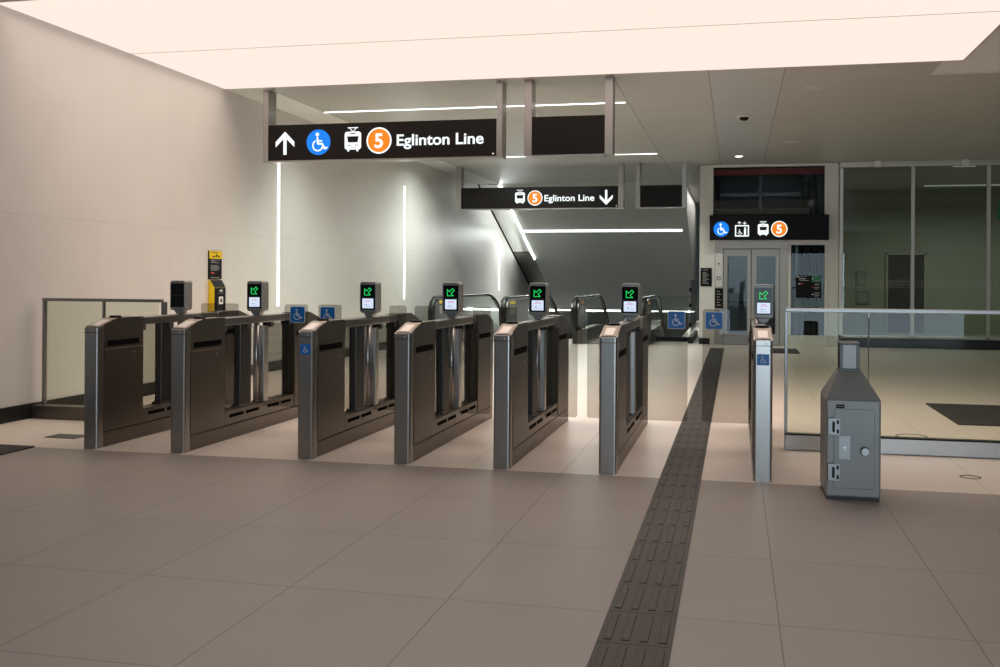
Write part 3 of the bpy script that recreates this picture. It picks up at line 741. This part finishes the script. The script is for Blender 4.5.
b = MB(); b.box(-.445, -.285, -.042, -.035, 1.27, 2.0, 'aluminium', .003); b.disc(-.37, 1.78, .022, -.042, 'dark_grey', .004, 16)
for x in (-.395, -.345): b.disc(x, 1.48, .018, -.042, 'dark_grey', .004, 14); b.disc(x, 1.43, .018, -.042, 'steel', .004, 14)
b.obj('call_panel', t)
b = MB(); b.box(-.45, -.28, -.045, -.035, .80, 1.24, 'black', .003)
for k in range(6): b.box(-.41, -.32 - .03 * (k % 2), -.0465, -.045, .86 + k * .06, .875 + k * .06, 'grey_print')
b.obj('instruction_plate', t)
b = MB()   # cab
b.box(-.34, -.30, .14, 1.7, 0, 2.3, 'cab_panel'); b.box(.95, .99, .14, 1.7, 0, 2.3, 'cab_panel'); b.box(-.34, .99, 1.66, 1.7, 0, 2.3, 'cab_panel'); b.box(-.34, .99, .14, 1.7, -.02, 0, 'dark_grey'); b.box(-.34, .99, .14, 1.7, 2.3, 2.34, 'shaft_grey')
b.cyl((-.25, 1.62, .9), (.9, 1.62, .9), .02, 'steel', 12); b.obj('cab', t)
b = MB(); b.box(-.1, .75, .5, 1.3, 2.285, 2.30, 'cab_lamp'); b.obj('cab_light', t)
b = MB(); b.box(-.79, 2.13, 2.9, 3.0, 0, ZC, 'shaft_grey'); b.box(-.79, -.75, .2, 3, 0, ZC, 'shaft_grey'); b.box(2.09, 2.13, .2, 3, 0, ZC, 'shaft_grey'); b.box(-.79, 2.13, .2, 3, ZC - .05, ZC - .02, 'dark_grey'); b.obj('shaft_wall', t)
b = MB(); b.box(-.74, 2.08, .35, .5, 3.76, 3.9, 'red_beam'); b.obj('beam', t)
b = MB()
for x in (1.45, 1.62, 1.75): b.box(x, x + .05, 1.0, 1.08, 0, 3.9, 'black')
b.box(-.48, -.36, .6, .7, 2.3, 3.7, 'black'); b.box(1.42, 1.60, .8, .95, 2.9, 3.65, 'black', .01); b.cyl((1.62, .7, 3.15), (1.62, .8, 3.15), .07, 'steel', 20)
b.box(1.3, 1.36, .9, .95, 0, 2.3, 'steel_dark'); b.obj('guide_rails', t)
b = MB(); b.box(-.5, 1.9, 2.0, 2.06, 3.42, 3.50, 'steel_dark'); b.box(.52, .58, 2.0, 2.06, 2.4, 3.9, 'steel_dark'); b.obj('cross_frame', t)
b = MB(); b.box(-.48, 1.55, .12, .3, 2.85, 2.99, 'beige', .01); b.obj('ledge', t)
# sign over the lift
SY = 22.74
t = thing('lift_sign', 'black lit sign with wheelchair and lift symbols above lift doors', 'sign')
b = MB(); b.box(-.568, 1.926, SY, EY - .032, 2.295, 2.825, 'black', .003); b.obj('sign_case', t)
circle_icon(t, -.319, 2.53, .165, SY)
b = MB(); u, v, s = .12, 2.49, .135
b.stroke([(u - s, v - s * .82), (u + s, v - s * .82), (u + s, v + s * .82), (u - s, v + s * .82)], .026, SY, 'lit_white', .002, True, True)
wheelchair(b, u - .045, v - .025, .075, SY, 'lit_white'); b.disc(u + .065, v + .06, .02, SY, 'lit_white', .002, 14); b.rrect(u + .043, u + .087, v - .095, v + .038, .015, SY, 'lit_white')
arrow(b, u - .055, 2.66, .036, SY, 'lit_white', 1, 1.); arrow(b, u + .055, 2.66, .036, SY, 'lit_white', -1, 1.); b.obj('lift_symbol', t)
b = MB(); tram(b, .565, 2.535, .165, SY, 'lit_white', 'sign_black'); b.obj('tram_symbol', t)
line_bullet(t, .90, 2.527, .172, SY)
b = MB(); b.box(-.765, -.52, EY - .04, EY - .021, 1.285, 1.685, 'black', .003)
for k in range(9): b.box(-.72, -.58 - .03 * (k % 3), EY - .0415, EY - .04, 1.34 + k * .03, 1.35 + k * .03, 'grey_print')
b.box(-.735, -.715, EY - .0415, EY - .04, 1.63, 1.65, 'blue_sign'); b.box(-.70, -.60, EY - .0415, EY - .04, 1.635, 1.645, 'grey_print')
tag(b.obj('notice_board'), 'black notice on the white column left of lift doors', 'notice')
t = thing('directory_sign', 'black directory sign with green corner on lift shaft glass', 'sign', (0, EY - .01, 0))
b = MB(); b.box(1.27, 1.79, -.014, -.004, 1.045, 1.53, 'black', .002); b.obj('board', t)
b = MB(); b.box(1.59, 1.79, -.017, -.014, 1.39, 1.53, 'green_sign'); b.box(1.65, 1.76, -.018, -.017, 1.405, 1.42, 'grey_print'); b.box(1.65, 1.72, -.018, -.017, 1.50, 1.51, 'grey_print'); b.disc(1.615, 1.46, .012, -.017, 'white_paint'); b.obj('green_corner', t)
b = MB()
for k in range(3): b.disc(1.35 + .045 * k, 1.46, .013, -.014, 'white_paint', .001, 12)
b.box(1.34, 1.53, -.0155, -.014, 1.415, 1.43, 'grey_print'); b.disc(1.335, 1.35, .015, -.014, 'white_paint', .001, 12); b.disc(1.385, 1.35, .02, -.014, 'red_print', .001, 12)
for z in (1.34, 1.26, 1.15, 1.10): b.box(1.65, 1.76, -.0155, -.014, z, z + .014, 'grey_print'); b.box(1.65, 1.73, -.0155, -.014, z - .03, z - .02, 'grey_print')
b.disc(1.615, 1.28, .016, -.014, 'red_print', .001, 12); b.disc(1.615, 1.12, .016, -.014, 'white_paint', .001, 12); b.box(1.285, 1.33, -.0155, -.014, 1.495, 1.51, 'white_paint'); b.box(1.345, 1.5, -.0155, -.014, 1.50, 1.508, 'grey_print'); b.obj('print', t)

# exit sign, notices and lights of the glazed room
b = MB(); b.box(5.28, 5.86, 22.90, 22.94, 2.68, 3.06, 'green_sign', .004); b.box(5.4, 5.45, 22.92, 22.95, 3.06, ZC, 'aluminium')
tag(b.obj('exit_sign'), 'green exit sign at right edge before the glass wall', 'sign')
for x0, x1, z0, z1, lab in ((3.264, 3.53, 1.31, 1.70, 'upper framed notice on the dim room wall behind glass'), (3.267, 3.613, .78, 1.14, 'lower framed notice on the dim room wall behind glass')):
    t = thing('framed_notice', lab, 'notice', (0, 29.99, 0))
    b = MB(); b.box(x0, x1, -.02, 0, z0, z1, 'notice_frame', .004); b.obj('frame', t)
    b = MB(); b.box(x0 + .04, x1 - .04, -.024, -.02, z0 + .04, z1 - .04, 'room_floor'); b.obj('paper', t)
b = MB(); b.box(4.85, 8.5, 28.9, 28.95, ZC - .03, ZC, 'room_led' if 'room_led' in M else 'lit_white'); tag(b.obj('linear_light'), 'long thin ceiling light line inside the dim glazed room', 'light')
b = MB(); b.box(4.6, 5.06, 23.9, 23.95, ZC - .05, ZC, 'room_led'); tag(b.obj('linear_light'), 'short ceiling light line close behind the glass wall top', 'light')

# ================================================================== ESCALATORS
def rail_path(dy):
    P = []; zc, r = .66, .36      # newel nose, then level, then down the incline
    for k in range(13):
        a = radians(-90 - 180 * k / 12); P.append((0, 22.2 - dy + r * cos(a), zc + r * sin(a)))
    P += [(0, 23 + .5 * k, 1.02) for k in range(6)]
    y, z, a = 25.6, 1.02, 0
    for k in range(8):
        a += radians(30 / 8); y += .22 * cos(a); z -= .22 * sin(a); P.append((0, y, z))
    for k in range(6): y += .8 * cos(radians(30)); z -= .8 * sin(radians(30)); P.append((0, y, z))
    return P
RP = rail_path(0); RPL = rail_path(1.15)
def rail_mesh(RP=RP):
    b = MB(); b.sweep(RP, [(-.045, -.02), (.045, -.02), (.05, .0), (.04, .025), (-.04, .025), (-.05, 0)], 'rubber'); return b
def inner_mesh(RP=RP):
    b = MB(); b.sweep(RP, [(-.03, -.045), (.03, -.045), (.03, -.02), (-.03, -.02)], 'steel_bright'); return b
def glass_mesh():
    top = [(p[1], p[2] - .04) for p in RP[12:]]
    pts = [(22.9, .30)] + [(22.9, .98)] + top[1:] + [(p[0], p[1] - .72) for p in top[1:]][::-1]
    b = MB(); b.prism(pts, 'x', -.006, .006, 'glass_clear'); return b
def skirt_mesh():
    top = [(p[1], .30 + (p[2] - 1.02)) for p in RP[12:]]
    pts = [(22.3, -.05), (22.3, .30)] + top[1:] + [(top[-1][0], top[-1][1] - .9), (24.6, -.9), (24.3, -.05)]
    b = MB(); b.prism(pts, 'x', -.11, .11, 'steel_dark'); return b
def newel_mesh(dy=0):
    r = .325; Y0 = 22.2 - dy
    pts = [(Y0 + r * cos(radians(a)), .66 + r * sin(radians(a))) for a in range(90, 271, 15)] + [(Y0 + .1, .30), (23.0, .30), (23.0, .985)]
    pts[12] = (Y0, .31)
    b = MB(); b.prism(pts, 'x', -.09, .09, 'newel_dark', .01, 2); b.box(-.1, .1, Y0 + .05, 22.9, 0, .32, 'newel_dark', .01); return b
def sticker_mesh(dy=0):
    Y0 = 22.2 - dy; b = MB(); b.box(.09, .093, Y0 - .05, Y0 + .5, .88, .945, 'yellow'); b.box(.09, .093, Y0 - .05, Y0 + .45, .66, .84, 'soffit_dark'); return b
for dy, xl, xr, lab in ((1.15, -6.28, -4.73, 'left escalator going down beside the satin wall'), (0, -3.40, -1.93, 'right escalator going down, its newel behind the fifth gate')):
    t = thing('escalator', lab, 'escalator', (0, 0, 0), 'escalators going down')
    for x in (xl, xr):
        c = link('newel', cached('newel_%d' % bool(dy), lambda: newel_mesh(dy)), t, (x, 0, 0)); q = link('safety_sticker', cached('safety_sticker_%d' % bool(dy), lambda: sticker_mesh(dy)), c)
        link('handrail', cached('handrail_%d' % bool(dy), lambda: rail_mesh(RPL if dy else RP)), t, (x, 0, 0)); link('handrail_track', cached('handrail_track_%d' % bool(dy), lambda: inner_mesh(RPL if dy else RP)), t, (x, 0, 0))
        link('balustrade_glass', cached('balustrade_glass', glass_mesh), t, (x, 0, 0)); link('skirt', cached('skirt', skirt_mesh), t, (x, 0, 0))
    b = MB(); b.box(xl + .11, xr - .11, 22.3, 24.0, 0, .012, 'steel', .003); b.box(xl + .11, xr - .11, 23.8, 24.02, .012, .02, 'yellow'); b.obj('landing_plate', t)
    for k in range(14):
        y = 24.0 + .4 * k; z = -.01 - max(0, (k - 4)) * .23
        b = MB(); b.box(xl + .12, xr - .12, y, y + .4, z - .23, z, 'step'); b.obj('step', t)
# glass guard beside the lift
t = thing('glass_guard', 'edge-on glass guard with black clamps left of lift column', 'glass barrier', (-.99, 0, 0))
b = MB(); b.box(-.008, .008, 23.2, 26.5, .14, 1.42, 'glass_clear'); b.obj('pane', t)
b = MB(); b.box(-.05, .05, 23.15, 26.5, 0, .14, 'black_stone'); b.obj('shoe', t)
for z in (.42, .85, 1.2):
    b = MB(); b.box(-.03, .03, 23.16, 23.26, z - .04, z + .04, 'black', .006); b.obj('clamp', t)
t = thing('glass_guard', 'glass guard closing the floor edge right of escalators', 'glass barrier', (0, 23.9, 0))
b = MB(); b.box(-1.80, -1.06, -.006, .006, .10, 1.05, 'glass_clear'); b.obj('pane', t)
b = MB(); b.box(-1.80, -1.06, -.05, .05, 0, .10, 'black_stone'); b.obj('shoe', t)

# ================================================================== LIGHTS, WORLD, CAMERA
def area(name, loc, rot, sx, sy, col, power):
    l = bpy.data.lights.new(name, 'AREA'); l.shape = 'RECTANGLE'; l.size = sx; l.size_y = sy; l.color = col; l.energy = power
    o = bpy.data.objects.new(name, l); COL.objects.link(o); o.location = loc; o.rotation_euler = rot; return o
area('daylight_entrance', (2.5, YB + .05, 1.45), (radians(90), 0, 0), 5.8, 2.8, (.68, .85, 1.), 420)
sp = bpy.data.lights.new('downlight_lamp', 'SPOT'); sp.energy = 150; sp.spot_size = radians(110); sp.spot_blend = .8; sp.shadow_soft_size = .06; sp.color = (1., .93, .84)
so = bpy.data.objects.new('downlight_lamp', sp); COL.objects.link(so); so.location = (.045, 21.5, ZC - .03)
# light thrown down by the ceiling light lines
for x_, y_, p_ in ((-4.5, 14.72, 90), (-4.5, 20.79, 150)):
    l_ = area('line_lamp', (x_, y_, ZC - .016), (0, 0, 0), 2.7, .04, (.91, 1., .91), p_); l_.data.spread = radians(128 if y_ < 15 else 160)
for y_, p_ in ((29.57, 190), (36.1, 200)):
    l_ = area('line_lamp', (-3.9, y_, zs(y_) - .03), (-.367, 0, 0), 4.6, .04, (.95, 1., .95), p_); l_.data.spread = radians(150)
l_ = area('edge_lamp', (-6.24, 29., zs(29.) - .24), (0, 0, 0), .05, 4.8, (.93, 1., .94), 9)
l_.matrix_world = Matrix.Translation((-6.24, 29., zs(29.) - .24)) @ Matrix(((0, 0, 1), (0, 1, 0), (-1, 0, 0))).to_4x4()
_z = Vector((1, 0, -.25)).normalized(); _y = Vector((0, 1, -SL)).normalized(); _x = _y.cross(_z).normalized(); _y = _z.cross(_x)
l_.matrix_world = Matrix.Translation((-6.24, 29., zs(29.) - .24)) @ Matrix((_x, _y, _z)).transposed().to_4x4()
l_.data.spread = radians(150)
area('front_hall_fill', (0, 2.6, ZC - .02), (0, 0, 0), 7., 2., (1., .95, .9), 40).data.spread = radians(140)  # unseen ceiling fill added to lift the front floor and the safe's hood
area('corridor_fill', (-.92, 31., ZC - .02), (0, 0, 0), .15, 6., (1., .97, .9), 40)  # unseen fill behind the lift column, added to brighten the soffit's side face
area('room_fill', (5.5, 26.5, ZC - .03), (0, 0, 0), 5., 4., (.95, 1., .92), 150).data.spread = radians(150)  # fill without a fitting, added to brighten the dim room evenly
# the light the stretch ceiling throws downwards: a lamp added just below it, spread cut so little leaves at a flat angle
pl = area('ceiling_panel_lamp', (-2.13, 10.46, ZC - .012), (0, 0, 0), 9.2, 4.3, (1., .81, .69), 200)
pl.data.spread = radians(148)
w = bpy.data.worlds.new('world'); SC.world = w; w.use_nodes = True
w.node_tree.nodes['Background'].inputs[0].default_value = (.5, .6, .7, 1); w.node_tree.nodes['Background'].inputs[1].default_value = .05

F_, TH, RO, CY = 1020., atan(236 / 1020.), radians(.35), 279.6
cam = bpy.data.cameras.new('camera'); co = bpy.data.objects.new('camera', cam); COL.objects.link(co)
cam.sensor_width = 36; cam.lens = 36 * F_ / 1000; cam.sensor_fit = 'HORIZONTAL'
cam.shift_x = 0; cam.shift_y = -(333.5 - CY) / 1000; cam.clip_start = .05; cam.clip_end = 200
R0 = Vector((cos(TH), sin(TH), 0)); FW = Vector((-sin(TH), cos(TH), 0)); U0 = Vector((0, 0, 1))
Rv = R0 * cos(RO) + U0 * sin(RO); Uv = U0 * cos(RO) - R0 * sin(RO)
mw = Matrix((Rv, Uv, -FW)).transposed().to_4x4(); mw.translation = (0, 0, 1.4); co.matrix_world = mw
SC.camera = co
vs = SC.view_settings; SC.display_settings.display_device = 'sRGB'
vs.view_transform = 'Standard'; vs.look = 'None'; vs.gamma = 1; vs.use_curve_mapping = False; vs.exposure = 0
cy = SC.cycles; cy.use_denoising = True; cy.max_bounces = 10; cy.diffuse_bounces = 5; cy.glossy_bounces = 5; cy.transparent_max_bounces = 24; cy.transmission_bounces = 6
cy.sample_clamp_indirect = 4; cy.caustics_reflective = False; cy.caustics_refractive = False
